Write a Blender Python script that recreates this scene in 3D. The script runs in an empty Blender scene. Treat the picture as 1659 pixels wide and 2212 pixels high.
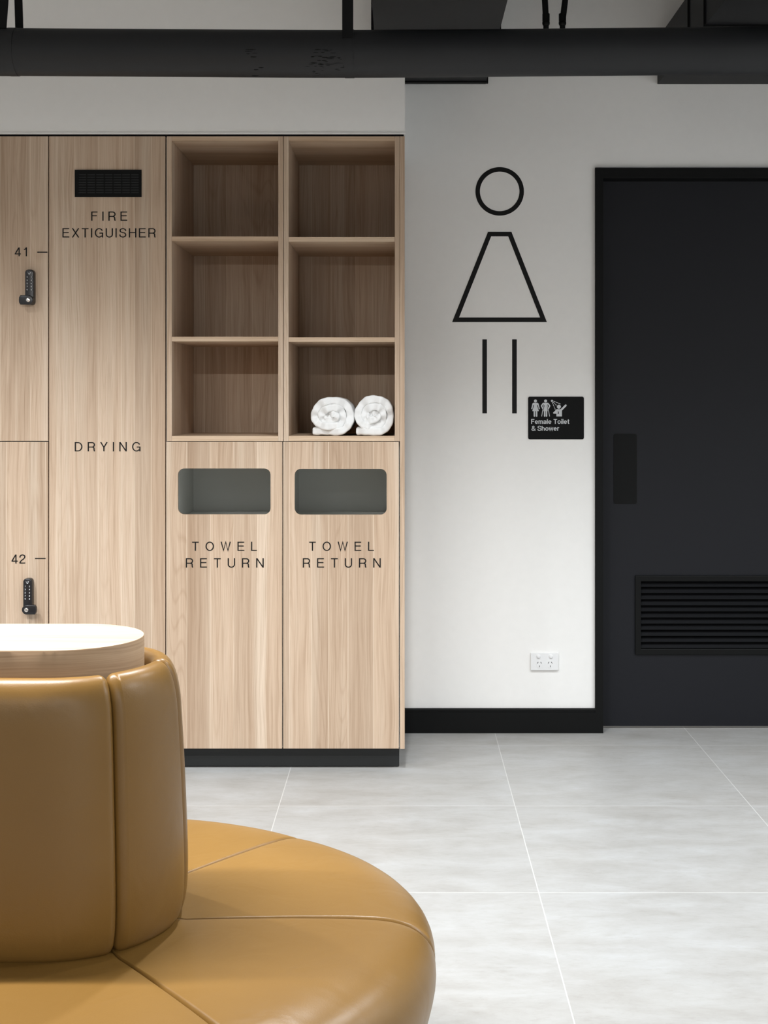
import bpy, bmesh, math, random
from mathutils import Vector, Matrix
random.seed(7)
SC = bpy.context.scene
COL = SC.collection
PI = math.pi

# ------------------------------------------------------------------ camera
F = 2950.0            # focal length in pixels of the 1659 x 2212 frame
CX, CY = 872.0, 864.0 # where the depth lines meet
H = 1.39              # camera height
cd = bpy.data.cameras.new('camera'); cam = bpy.data.objects.new('camera', cd); COL.objects.link(cam)
cam.location = (0, 0, H); cam.rotation_euler = (PI/2, 0, 0)
cd.sensor_fit = 'VERTICAL'; cd.sensor_height = 36.0
cd.lens = 36.0*F/2212.0
cd.shift_x = -(CX-829.5)/2212.0
cd.shift_y = (CY-1106.0)/2212.0
cd.clip_start = 0.05
SC.camera = cam
SC.view_settings.view_transform = 'Standard'; SC.view_settings.look = 'None'
SC.view_settings.gamma = 1.0; SC.view_settings.use_curve_mapping = False
SC.view_settings.exposure = 0.82

# ------------------------------------------------------------------ light
W = bpy.data.worlds.new('world'); SC.world = W; W.use_nodes = True
W.node_tree.nodes['Background'].inputs[0].default_value = (1.0, 0.975, 0.93, 1)
W.node_tree.nodes['Background'].inputs[1].default_value = 0.31

BENCH_Y = 2.466
def downlight(x, y, z, power, angle, soft=0.045, blend=0.85, col=(0.925, 0.968, 1.0)):
    l = bpy.data.lights.new('ceiling_downlight', 'SPOT'); l.energy = power; l.color = col
    l.spot_size = math.radians(angle); l.spot_blend = blend; l.shadow_soft_size = soft
    o = bpy.data.objects.new('ceiling_downlight', l); COL.objects.link(o); o.location = (x, y, z)
    return o
for lx, pw in ((-1.95, 106), (-0.05, 96), (1.3, 80), (2.5, 74)):        # row along the lockers
    downlight(lx, 3.74, 2.69, pw, 126)
for lx, ly, pw in ((-2.6, 2.55, 90), (1.25, 2.6, 10), (2.5, 2.4, 72)):  # middle of the room
    downlight(lx, ly, 2.69, pw, 157)
l = bpy.data.lights.new('linear_pendant_lamp', 'AREA'); l.shape = 'RECTANGLE'; l.size = 1.25; l.size_y = 0.05; l.energy = 39; l.color = (1.0, 0.98, 0.95)
o = bpy.data.objects.new('linear_pendant_lamp', l); COL.objects.link(o); o.location = (-1.137, BENCH_Y+.05, 2.16)
for lx in (-1.9, 0.3, 2.0):                                               # far back in the room
    downlight(lx, -3.8, 3.15, 230, 165, 0.05)

# ------------------------------------------------------------------ materials
def nodes(name):
    m = bpy.data.materials.new(name); m.use_nodes = True
    nt = m.node_tree
    return m, nt, nt.nodes['Principled BSDF']
def srgb(r, g, b):
    f = lambda c: (c/255/12.92) if c/255 <= 0.04045 else ((c/255+0.055)/1.055)**2.4
    return (f(r), f(g), f(b), 1)
def plain(name, col, rough=0.5, metal=0.0, bump=0.0, bscale=200, spec=0.5, var=0.0):
    m, nt, b = nodes(name)
    b.inputs['Base Color'].default_value = col
    b.inputs['Roughness'].default_value = rough; b.inputs['Metallic'].default_value = metal
    b.inputs['Specular IOR Level'].default_value = spec
    tc = nt.nodes.new('ShaderNodeTexCoord')
    n = nt.nodes.new('ShaderNodeTexNoise'); n.inputs['Scale'].default_value = bscale; n.inputs['Detail'].default_value = 4
    nt.links.new(tc.outputs['Object'], n.inputs['Vector'])
    if var:
        mr = nt.nodes.new('ShaderNodeMapRange'); mr.inputs['To Min'].default_value = 1-var; mr.inputs['To Max'].default_value = 1+var
        mm = nt.nodes.new('ShaderNodeVectorMath'); mm.operation = 'SCALE'
        n2 = nt.nodes.new('ShaderNodeTexNoise'); n2.inputs['Scale'].default_value = bscale*0.1; n2.inputs['Detail'].default_value = 5
        nt.links.new(tc.outputs['Object'], n2.inputs['Vector'])
        nt.links.new(n2.outputs['Fac'], mr.inputs['Value'])
        mm.inputs[0].default_value = col[:3]
        nt.links.new(mr.outputs[0], mm.inputs['Scale']); nt.links.new(mm.outputs[0], b.inputs['Base Color'])
    if bump:
        bp = nt.nodes.new('ShaderNodeBump'); bp.inputs['Strength'].default_value = bump; bp.inputs['Distance'].default_value = 0.002
        nt.links.new(n.outputs['Fac'], bp.inputs['Height']); nt.links.new(bp.outputs['Normal'], b.inputs['Normal'])
    return m

def wood(name, grain='Z', gain=1.0, staves=True, warm=(1, 1, 1, 1), con=0.9):
    """pale oak laminate; grain runs along the given object axis"""
    m, nt, b = nodes(name); L = nt.links.new
    def N(t, **kw):
        n = nt.nodes.new(t)
        for k, v in kw.items(): setattr(n, k, v)
        return n
    tc = N('ShaderNodeTexCoord'); oi = N('ShaderNodeObjectInfo')
    sx = N('ShaderNodeSeparateXYZ'); L(tc.outputs['Object'], sx.inputs[0])
    def math_(op, a, bb=None):
        n = N('ShaderNodeMath', operation=op)
        for i, v in enumerate((a, bb)):
            if v is None: continue
            if isinstance(v, (int, float)): n.inputs[i].default_value = v
            else: L(v, n.inputs[i])
        return n.outputs[0]
    rnd = math_('MULTIPLY', oi.outputs['Random'], 37.0)
    # u across the grain, v along it
    if grain == 'Z': u = math_('ADD', sx.outputs[0], math_('MULTIPLY', sx.outputs[1], 0.73)); v = sx.outputs[2]
    elif grain == 'X': u = math_('ADD', sx.outputs[2], math_('MULTIPLY', sx.outputs[1], 0.73)); v = sx.outputs[0]
    else: u = sx.outputs[2]; v = math_('ADD', sx.outputs[0], sx.outputs[1])
    u = math_('ADD', u, rnd)
    def noise(su, sv, detail, rough=0.55, dist=0.0, off=0.0):
        c = N('ShaderNodeCombineXYZ'); L(math_('MULTIPLY', u, su), c.inputs[0]); L(math_('MULTIPLY', v, sv), c.inputs[1]); c.inputs[2].default_value = off
        n = N('ShaderNodeTexNoise'); n.inputs['Scale'].default_value = 1; n.inputs['Detail'].default_value = detail
        n.inputs['Roughness'].default_value = rough; n.inputs['Distortion'].default_value = dist
        L(c.outputs[0], n.inputs['Vector']); return n.outputs['Fac']
    wv = N('ShaderNodeCombineXYZ'); L(math_('MULTIPLY', u, 7.0), wv.inputs[0]); L(math_('MULTIPLY', v, 1.6), wv.inputs[1])
    wn = N('ShaderNodeTexNoise'); wn.inputs['Scale'].default_value = 1; wn.inputs['Detail'].default_value = 2; L(wv.outputs[0], wn.inputs['Vector'])
    u0 = u; u = math_('ADD', u, math_('MULTIPLY', math_('SUBTRACT', wn.outputs['Fac'], 0.5), 0.035))
    fine = noise(330, 4.0, 3, 0.6)
    mid = noise(95, 1.3, 3, 0.6, 0.3, 5)
    broad = noise(15, 0.35, 2, 0.5, 0.4, 9)
    cath = noise(7.0, 0.30, 1, 0.4, 0.5, 13)
    lines = math_('PINGPONG', math_('MULTIPLY', cath, 40.0), 0.5)
    lines = math_('MULTIPLY', lines, 2.0)
    def ramp(fac, stops):
        r = N('ShaderNodeValToRGB'); L(fac, r.inputs[0])
        while len(r.color_ramp.elements) < len(stops): r.color_ramp.elements.new(0.5)
        for e, (p, c) in zip(r.color_ramp.elements, stops): e.position = p; e.color = c
        return r.outputs[0]
    def mix(mode, fac, a, c):
        n = N('ShaderNodeMix', data_type='RGBA', blend_type=mode)
        if isinstance(fac, (int, float)): n.inputs[0].default_value = fac
        else: L(fac, n.inputs[0])
        for i, w in ((6, a), (7, c)):
            if isinstance(w, tuple): n.inputs[i].default_value = w
            else: L(w, n.inputs[i])
        return n.outputs[2]
    g = gain
    col = ramp(broad, [(0.28, srgb(186*g, 160*g, 134*g)), (0.5, srgb(200*g, 176*g, 151*g)), (0.72, srgb(211*g, 191*g, 168*g))])
    if staves:
        vo = N('ShaderNodeTexVoronoi', voronoi_dimensions='1D', feature='F1'); L(math_('MULTIPLY', u0, 12.5), vo.inputs['W']); vo.inputs['Scale'].default_value = 1
        sc = N('ShaderNodeSeparateColor'); L(vo.outputs['Color'], sc.inputs[0])
        tint = ramp(sc.outputs[0], [(0.0, (0.83, 0.81, 0.79, 1)), (0.5, (0.97, 0.96, 0.95, 1)), (1.0, (1.08, 1.09, 1.10, 1))])
        col = mix('MULTIPLY', 1.0, col, tint)
        msk = ramp(sc.outputs[1], [(0.35, (0, 0, 0, 1)), (0.75, (1, 1, 1, 1))])
        ve = N('ShaderNodeTexVoronoi', voronoi_dimensions='1D', feature='DISTANCE_TO_EDGE'); L(math_('MULTIPLY', u0, 12.5), ve.inputs['W']); ve.inputs['Scale'].default_value = 1
        edge = ramp(ve.outputs['Distance'], [(0.012, (1, 1, 1, 1)), (0.035, (0, 0, 0, 1))])
        col = mix('MIX', math_('MULTIPLY', edge, 0.45), col, srgb(226*g, 208*g, 184*g))
        lr = ramp(lines, [(0.0, (0.80, 0.75, 0.70, 1)), (0.35, (1, 1, 1, 1))])
        col = mix('MULTIPLY', math_('MULTIPLY', msk, 0.5), col, lr)
    col = mix('MULTIPLY', 1.0, col, warm)
    col = mix('MULTIPLY', con, col, ramp(mid, [(0.30, (0.84, 0.80, 0.76, 1)), (0.5, (0.98, 0.97, 0.96, 1)), (0.72, (1.07, 1.08, 1.09, 1))]))
    col = mix('MULTIPLY', 0.85, col, ramp(fine, [(0.32, (0.82, 0.78, 0.74, 1)), (0.52, (1, 1, 1, 1)), (0.75, (1.06, 1.06, 1.06, 1))]))
    L(col, b.inputs['Base Color'])
    b.inputs['Roughness'].default_value = 0.55; b.inputs['Specular IOR Level'].default_value = 0.3
    bp = N('ShaderNodeBump'); bp.inputs['Strength'].default_value = 0.12; bp.inputs['Distance'].default_value = 0.001
    L(fine, bp.inputs['Height']); L(bp.outputs['Normal'], b.inputs['Normal'])
    return m

def tile_floor():
    m, nt, b = nodes('stone_tile'); L = nt.links.new
    tc = nt.nodes.new('ShaderNodeTexCoord'); sx = nt.nodes.new('ShaderNodeSeparateXYZ'); L(tc.outputs['Object'], sx.inputs[0])
    def M(op, a, bb=None):
        n = nt.nodes.new('ShaderNodeMath'); n.operation = op
        for i, v in enumerate((a, bb)):
            if v is None: continue
            if isinstance(v, (int, float)): n.inputs[i].default_value = v
            else: L(v, n.inputs[i])
        return n.outputs[0]
    T = 0.808
    gx = M('DIVIDE', M('SUBTRACT', sx.outputs[0], 0.381-10*T), T)
    TY = 0.822
    gy = M('DIVIDE', M('SUBTRACT', sx.outputs[1], 4.676-10*TY), TY)
    dx = M('MULTIPLY', M('PINGPONG', gx, 0.5), T); dy = M('MULTIPLY', M('PINGPONG', gy, 0.5), TY)
    d = M('MINIMUM', dx, dy)
    grout = M('LESS_THAN', d, 0.0016)
    ix, iy = M('FLOOR', gx), M('FLOOR', gy)
    cid = nt.nodes.new('ShaderNodeCombineXYZ'); L(ix, cid.inputs[0]); L(iy, cid.inputs[1])
    wn = nt.nodes.new('ShaderNodeTexWhiteNoise'); wn.noise_dimensions = '3D'; L(cid.outputs[0], wn.inputs['Vector'])
    off = nt.nodes.new('ShaderNodeVectorMath'); off.operation = 'SCALE'; L(wn.outputs['Color'], off.inputs[0]); off.inputs['Scale'].default_value = 40
    add = nt.nodes.new('ShaderNodeVectorMath'); L(tc.outputs['Object'], add.inputs[0]); L(off.outputs[0], add.inputs[1])
    def noise(s, det, rough, dist=0):
        mp = nt.nodes.new('ShaderNodeMapping'); mp.inputs['Scale'].default_value = s; L(add.outputs[0], mp.inputs[0])
        n = nt.nodes.new('ShaderNodeTexNoise'); n.inputs['Scale'].default_value = 1; n.inputs['Detail'].default_value = det
        n.inputs['Roughness'].default_value = rough; n.inputs['Distortion'].default_value = dist; L(mp.outputs[0], n.inputs['Vector']); return n.outputs['Fac']
    n1 = noise((4.0, 9, 1), 8, 0.68, 0.3); n2 = noise((24, 58, 1), 7, 0.72, 0.2); n3 = noise((60, 90, 1), 3, 0.6); n4 = noise((1.6, 4, 1), 3, 0.5)
    def ramp(f, st):
        r = nt.nodes.new('ShaderNodeValToRGB'); L(f, r.inputs[0])
        while len(r.color_ramp.elements) < len(st): r.color_ramp.elements.new(0.5)
        for e, (p, c) in zip(r.color_ramp.elements, st): e.position = p; e.color = c
        return r.outputs[0]
    def mix(mode, fac, a, c):
        n = nt.nodes.new('ShaderNodeMix'); n.data_type = 'RGBA'; n.blend_type = mode
        if isinstance(fac, (int, float)): n.inputs[0].default_value = fac
        else: L(fac, n.inputs[0])
        for i, w in ((6, a), (7, c)):
            if isinstance(w, tuple): n.inputs[i].default_value = w
            else: L(w, n.inputs[i])
        return n.outputs[2]
    col = ramp(n1, [(0.25, srgb(149, 147, 143)), (0.48, srgb(161, 160, 158)), (0.62, srgb(167, 167, 166)), (0.8, srgb(175, 177, 179))])
    col = mix('MULTIPLY', 0.8, col, ramp(n2, [(0.3, (0.90, 0.885, 0.865, 1)), (0.46, (1, 1, 1, 1)), (0.72, (1.03, 1.03, 1.035, 1))]))
    col = mix('MULTIPLY', 0.6, col, ramp(n3, [(0.25, (0.93, 0.92, 0.91, 1)), (0.45, (1, 1, 1, 1))]))
    col = mix('MULTIPLY', 0.7, col, ramp(n4, [(0.35, (0.95, 0.935, 0.915, 1)), (0.6, (1, 1, 1, 1))]))
    col = mix('MIX', M('MULTIPLY', grout, 0.6), col, srgb(205, 205, 202))
    L(col, b.inputs['Base Color']); b.inputs['Roughness'].default_value = 0.42; b.inputs['Specular IOR Level'].default_value = 0.35
    bp = nt.nodes.new('ShaderNodeBump'); bp.inputs['Strength'].default_value = 0.25; bp.inputs['Distance'].default_value = 0.001
    L(M('SUBTRACT', n2, M('MULTIPLY', grout, 0.8)), bp.inputs['Height']); L(bp.outputs['Normal'], b.inputs['Normal'])
    return m

def leather():
    m, nt, b = nodes('tan_leather'); L = nt.links.new
    tc = nt.nodes.new('ShaderNodeTexCoord')
    def noise(s, d, dist=0):
        n = nt.nodes.new('ShaderNodeTexNoise'); n.inputs['Scale'].default_value = s; n.inputs['Detail'].default_value = d; n.inputs['Distortion'].default_value = dist
        L(tc.outputs['Object'], n.inputs['Vector']); return n.outputs['Fac']
    a = noise(2.2, 3, .5); f = noise(420, 3); w = noise(11, 2, .8)
    r = nt.nodes.new('ShaderNodeValToRGB'); L(a, r.inputs[0])
    r.color_ramp.elements[0].position = .3; r.color_ramp.elements[0].color = srgb(122, 90, 42)
    r.color_ramp.elements[1].position = .7; r.color_ramp.elements[1].color = srgb(131, 98, 48)
    L(r.outputs[0], b.inputs['Base Color'])
    b.inputs['Roughness'].default_value = 0.35; b.inputs['Specular IOR Level'].default_value = 0.45
    b1 = nt.nodes.new('ShaderNodeBump'); b1.inputs['Strength'].default_value = .12; b1.inputs['Distance'].default_value = .001; L(f, b1.inputs['Height'])
    b2 = nt.nodes.new('ShaderNodeBump'); b2.inputs['Strength'].default_value = .25; b2.inputs['Distance'].default_value = .006; L(w, b2.inputs['Height'])
    L(b1.outputs[0], b2.inputs['Normal']); L(b2.outputs[0], b.inputs['Normal'])
    return m

def towel_mat():
    m, nt, b = nodes('white_terry'); L = nt.links.new
    b.inputs['Base Color'].default_value = (0.78, 0.78, 0.775, 1); b.inputs['Roughness'].default_value = 0.95; b.inputs['Specular IOR Level'].default_value = .1
    b.inputs['Sheen Weight'].default_value = .3
    tc = nt.nodes.new('ShaderNodeTexCoord')
    n = nt.nodes.new('ShaderNodeTexNoise'); n.inputs['Scale'].default_value = 500; n.inputs['Detail'].default_value = 2; L(tc.outputs['Object'], n.inputs['Vector'])
    bp = nt.nodes.new('ShaderNodeBump'); bp.inputs['Strength'].default_value = .5; bp.inputs['Distance'].default_value = .002
    L(n.outputs['Fac'], bp.inputs['Height']); L(bp.outputs[0], b.inputs['Normal']); return m

WOOD = wood('oak_laminate', 'Z', 0.965, True, (0.985, 0.995, 1.035, 1))
EDGE_H = wood('oak_edge_horizontal', 'X', 1.0, False)
EDGE_V = wood('oak_edge_vertical', 'Z', 1.0, False)
RIM = wood('oak_rim', 'R', 0.88, False, (1.04, 0.96, 0.84, 1), 1.0)
TOPW = wood('oak_top', 'X', 0.90)
FLOOR = tile_floor(); LEATHER = leather(); TERRY = towel_mat()
PAINT = plain('white_paint', (0.83, 0.825, 0.81, 1), 0.75, bump=.05, bscale=300, spec=.25, var=.02)
CEIL = plain('ceiling_paint', (0.42, 0.42, 0.41, 1), 0.85, var=.05)
BLACK = plain('black_paint', (0.0038, 0.0041, 0.0042, 1), 0.5, bump=.05, spec=.15)
KICK = plain('black_laminate', (0.016, 0.018, 0.019, 1), 0.5, spec=.4, var=.1)
DOORM = plain('door_charcoal', (0.0072, 0.0078, 0.0110, 1), 0.5, bump=.04, bscale=400, spec=.25)
PIPEM = plain('pipe_black', (0.018, 0.0192, 0.0212, 1), 0.55, bump=.12, bscale=40, spec=.28, var=.15)
DUCTM = plain('duct_black', (0.0085, 0.009, 0.0105, 1), 0.55, bump=.05, bscale=60, spec=.2)
STRAPM = plain('strap_black', (0.005, 0.0055, 0.006, 1), 0.6, spec=.15)
VINYL = plain('black_vinyl', (0.0055, 0.0055, 0.0055, 1), 0.55, spec=.2)
LOCKM = plain('lock_black', (0.010, 0.010, 0.012, 1), 0.3, spec=.5)
CHROME = plain('chrome', (0.78, 0.77, 0.75, 1), 0.18, 1.0)
WHITE = plain('white_print', (0.80, 0.81, 0.82, 1), 0.6)
SILVER = plain('silver_print', (0.55, 0.57, 0.59, 1), 0.6)
GREYP = plain('grey_print', (0.22, 0.22, 0.22, 1), 0.6)
PLASTIC = plain('white_plastic', (0.77, 0.775, 0.78, 1), 0.35)
SLOTM = plain('slot_dark', (0.03, 0.03, 0.03, 1), 0.7)
MELA = plain('grey_melamine', (0.72, 0.73, 0.70, 1), 0.6, spec=.3)
ALU = plain('grey_strip', (0.16, 0.15, 0.14, 1), 0.5)

# ------------------------------------------------------------------ helpers
def X(px, y): return (px-CX)*y/F
def Z(py, y): return H-(py-CY)*y/F
def link(name, me, mat, parent=None, origin=None, smooth=None):
    o = bpy.data.objects.new(name, me); COL.objects.link(o)
    for mm in (mat if isinstance(mat, (list, tuple)) else [mat]): me.materials.append(mm)
    org = Vector(origin) if origin is not None else Vector((0, 0, 0))
    if parent is not None:
        o.parent = parent
        p = parent; off = Vector((0, 0, 0))
        while p is not None: off += p.location; p = p.parent
        me.transform(Matrix.Translation(-off))
    elif origin is not None:
        me.transform(Matrix.Translation(-org)); o.location = org
    if smooth is not None:
        for p in me.polygons: p.use_smooth = True
        me.set_sharp_from_angle(angle=math.radians(smooth))
    return o
def obj(name, bm, mat, parent=None, origin=None, smooth=None):
    bmesh.ops.recalc_face_normals(bm, faces=bm.faces)
    me = bpy.data.meshes.new(name); bm.to_mesh(me); bm.free()
    return link(name, me, mat, parent, origin, smooth)
def thing(name, label, cat, loc, group=None):
    o = bpy.data.objects.new(name, None); o.empty_display_size = .05; COL.objects.link(o); o.location = loc
    tag(o, label, cat, group); return o
def tag(o, label, cat=None, group=None, kind=None):
    o['label'] = label
    if cat: o['category'] = cat
    if group: o['group'] = group
    if kind: o['kind'] = kind
    return o
def struct(o, label): o['kind'] = 'structure'; o['label'] = label; o['category'] = o.name.split('_')[0]; return o
def box(bm, x0, x1, y0, y1, z0, z1, mat=0):
    vs = [bm.verts.new((x, y, z)) for x in (x0, x1) for y in (y0, y1) for z in (z0, z1)]
    for q in ((0, 1, 3, 2), (4, 6, 7, 5), (0, 4, 5, 1), (2, 3, 7, 6), (0, 2, 6, 4), (1, 5, 7, 3)):
        f = bm.faces.new([vs[i] for i in q]); f.material_index = mat
    return vs
def bevel(bm, w, seg=2):
    es = [e for e in bm.edges if e.is_manifold and e.calc_face_angle(0) > 0.5]
    bmesh.ops.bevel(bm, geom=es, offset=w, segments=seg, profile=.5, affect='EDGES', clamp_overlap=True)
def bx(*a, bev=0.0, seg=2):
    bm = bmesh.new(); box(bm, *a)
    if bev: bevel(bm, bev, seg)
    return bm
def plate(pts, holes=(), y0=0, y1=0.01):
    """a flat outline in x,z with holes, between depths y0 (front) and y1"""
    cu = bpy.data.curves.new('c', 'CURVE'); cu.dimensions = '2D'; cu.fill_mode = 'BOTH'; cu.extrude = abs(y1-y0)/2
    for ps in [pts]+list(holes):
        s = cu.splines.new('POLY'); s.points.add(len(ps)-1); s.use_cyclic_u = True
        for p, (x, z) in zip(s.points, ps): p.co = (x, z, 0, 1)
    t = bpy.data.objects.new('c', cu); COL.objects.link(t)
    me = bpy.data.meshes.new_from_object(t.evaluated_get(bpy.context.evaluated_depsgraph_get()))
    bpy.data.objects.remove(t); bpy.data.curves.remove(cu)
    bm = bmesh.new(); bm.from_mesh(me); bpy.data.meshes.remove(me)
    for v in bm.verts: v.co = Vector((v.co.x, (y0+y1)/2-v.co.z, v.co.y))
    bmesh.ops.remove_doubles(bm, verts=bm.verts, dist=1e-6)
    return bm
def rrect(x0, x1, z0, z1, r, n=8):
    out = []
    for cx, cz, a0 in ((x1-r, z1-r, 0), (x0+r, z1-r, 90), (x0+r, z0+r, 180), (x1-r, z0+r, 270)):
        for i in range(n+1):
            a = math.radians(a0+90*i/n); out.append((cx+r*math.cos(a), cz+r*math.sin(a)))
    return out
def circ(cx, cz, r, n=48, rz=None): return [(cx+r*math.cos(2*PI*i/n), cz+(rz or r)*math.sin(2*PI*i/n)) for i in range(n)]
def tube(bm, pts, r, n=16, cap=True, radii=None):
    rings = []; P = [Vector(p) for p in pts]
    t0 = (P[1]-P[0]).normalized(); up = Vector((0, 0, 1)) if abs(t0.z) < .9 else Vector((0, 1, 0))
    for i, p in enumerate(P):
        t = (P[min(i+1, len(P)-1)]-P[max(i-1, 0)]).normalized()
        a = t.cross(up).normalized(); c = a.cross(t).normalized(); rr = radii[i] if radii else r
        rings.append([bm.verts.new(p+a*rr*math.cos(2*PI*k/n)+c*rr*math.sin(2*PI*k/n)) for k in range(n)])
    for q, w in zip(rings, rings[1:]):
        for k in range(n): bm.faces.new((q[k], q[(k+1) % n], w[(k+1) % n], w[k]))
    if cap: bm.faces.new(rings[0][::-1]); bm.faces.new(rings[-1])
def ball(bm, c, r):
    bmesh.ops.create_uvsphere(bm, u_segments=20, v_segments=12, radius=r, matrix=Matrix.Translation(c))
def knob(bm, cx, cz, r, y0, y1, n=32, dome=0.0):
    """a disc standing out from y1 (back) to y0 (front), rounded front edge"""
    prof = [(r, y1), (r, y0+dome*.9), (r*.93, y0+dome*.45), (r*.75, y0+dome*.1), (0, y0)]
    rings = []
    for (rr, y) in prof[:-1]: rings.append([bm.verts.new((cx+rr*math.cos(2*PI*k/n), y, cz+rr*math.sin(2*PI*k/n))) for k in range(n)])
    for q, w in zip(rings, rings[1:]):
        for k in range(n): bm.faces.new((q[k], q[(k+1) % n], w[(k+1) % n], w[k]))
    bm.faces.new(rings[0]); bm.faces.new(rings[-1][::-1])

# ------------------------------------------------------------------ stroke lettering (grotesque sans)
def spl(pts, n=7):
    out = []
    for i in range(len(pts)-1):
        p0, p1, p2, p3 = pts[max(i-1, 0)], pts[i], pts[i+1], pts[min(i+2, len(pts)-1)]
        for k in range(n):
            t = k/n
            out.append(tuple(.5*((2*b)+(-a+c)*t+(2*a-5*b+4*c-d)*t*t+(-a+3*b-3*c+d)*t**3) for a, b, c, d in zip(p0, p1, p2, p3)))
    out.append(pts[-1]); return out
def arc(cx, cy, rx, ry, a0, a1, n=20): return [(cx+rx*math.cos(math.radians(a0+(a1-a0)*i/n)), cy+ry*math.sin(math.radians(a0+(a1-a0)*i/n))) for i in range(n+1)]
def glyph(c, w):
    a = w/2; t = 1-a; xh = .72; u = xh-a
    G = {
     'F': ([[(a, 0), (a, 1)], [(a, t), (.56, t)], [(a, .53), (.50, .53)]], .56),
     'E': ([[(a, 0), (a, 1)], [(a, t), (.60, t)], [(a, .53), (.56, .53)], [(a, a), (.61, a)]], .61),
     'I': ([[(a, 0), (a, 1)]], w),
     'L': ([[(a, 0), (a, 1)], [(a, a), (.53, a)]], .53),
     'T': ([[(0, t), (.60, t)], [(.30, 0), (.30, 1-a)]], .60),
     'H': ([[(a, 0), (a, 1)], [(.66-a, 0), (.66-a, 1)], [(a, .53), (.66-a, .53)]], .66),
     'N': ([[(a, 0), (a, 1)], [(.66-a, 0), (.66-a, 1)], [(a*1.1, .985), (.66-a*1.1, .015)]], .66),
     'X': ([[(.05, 0), (.60, 1)], [(.05, 1), (.60, 0)]], .65),
     'Y': ([[(.04, 1), (.32, .43)], [(.60, 1), (.32, .43)], [(.32, .46), (.32, 0)]], .64),
     'W': ([[(.04, 1), (.25, .03), (.45, .97), (.65, .03), (.86, 1)]], .90),
     'O': ([arc(.38, .5, .38-a, .5-a+.01, 0, 360, 40)], .76),
     'D': ([[(a, 0), (a, 1)], [(a, t), (.28, t)]+arc(.28, .5, .40-a, .5-a, 90, -90, 24)+[(a, a)]], .68),
     'G': ([arc(.38, .5, .38-a, .5-a+.01, 32, 318, 36), [(.41, .47), (.74, .47)], [(.74-a, .50), (.74-a, 0)]], .74),
     'U': ([[(a, 1), (a, .33)]+arc(.32, .33, .32-a, .33-a+.01, 180, 360, 20)+[(.64-a, 1)]], .64),
     'R': ([[(a, 0), (a, 1)], [(a, t), (.38, t)]+arc(.38, (t+.47)/2, .21, (t-.47)/2, 90, -90, 16)+[(a, .47)], spl([(.36, .47), (.50, .43), (.555, .33), (.565, .15), (.60, 0)])], .64),
     'S': ([spl([(.575, .70), (.52, .87), (.32, .955), (.13, .88), (.075, .73), (.15, .60), (.32, .53), (.50, .46), (.575, .28), (.51, .12), (.32, .045), (.11, .13), (.05, .32)])], .63),
     '4': ([[(.40, 0), (.40, .99)], [(.385, .98), (.045, .29)], [(.0, .265), (.56, .265)]], .56),
     '1': ([[(.26, 0), (.26, 1)], spl([(.03, .77), (.17, .81), (.25, .97)])], .30),
     '2': ([spl([(.06, .66), (.10, .86), (.29, .955), (.48, .86), (.49, .68), (.38, .50), (.18, .32), (.07, .12), (.06, a)]), [(0.01, a), (.54, a)]], .54),
     'e': ([arc(.27, u/2+a/2, .27-a, u/2-a/2+.0, 0, 325, 28), [(a, .37), (.54-a*.6, .37)]], .54),
     'm': ([[(a, 0), (a, xh)], [(a, .42)]+arc(a+.155, .42, .155, u-.42, 180, 0, 12)+[(a+.31, 0)], [(a+.31, .42)]+arc(a+.465, .42, .155, u-.42, 180, 0, 12)+[(a+.62, 0)]], .62+w),
     'a': ([spl([(.07, .50), (.13, .62), (.27, u), (.41, .60), (.44, .46), (.44, .12), (.50, a)]), spl([(.44, .42), (.22, .37), (.08, .26), (.09, .11), (.22, a), (.38, .13), (.44, .27)])], .52),
     'l': ([[(a, 0), (a, 1)]], w),
     'i': ([[(a, 0), (a, xh)], [(a, .86), (a, 1)]], w),
     'o': ([arc(.28, xh/2, .28-a, xh/2-a+.01, 0, 360, 32)], .56),
     't': ([spl([(.15, .92), (.15, .4), (.15, .17), (.20, a+.01), (.31, a)]), [(0, u), (.31, u)]], .32),
     'h': ([[(a, 0), (a, 1)], [(a, .40)]+arc(a+.19, .40, .19, u-.40, 180, 0, 12)+[(a+.38, 0)]], .38+w),
     'w': ([[(.03, xh), (.19, .05), (.36, xh-.05), (.53, .05), (.69, xh)]], .72),
     'r': ([[(a, 0), (a, xh)], spl([(a, .40), (.12, .57), (.20, .64), (.33, u)])], .33),
     '&': ([spl([(.64, .0), (.42, .30), (.22, .60), (.15, .80), (.28, .95), (.43, .86), (.41, .70), (.27, .56), (.10, .38), (.07, .20), (.22, .05), (.42, .09), (.55, .26), (.59, .44)])], .66),
     ' ': ([], .22),
    }
    return G[c]
NS = [0]
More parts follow.
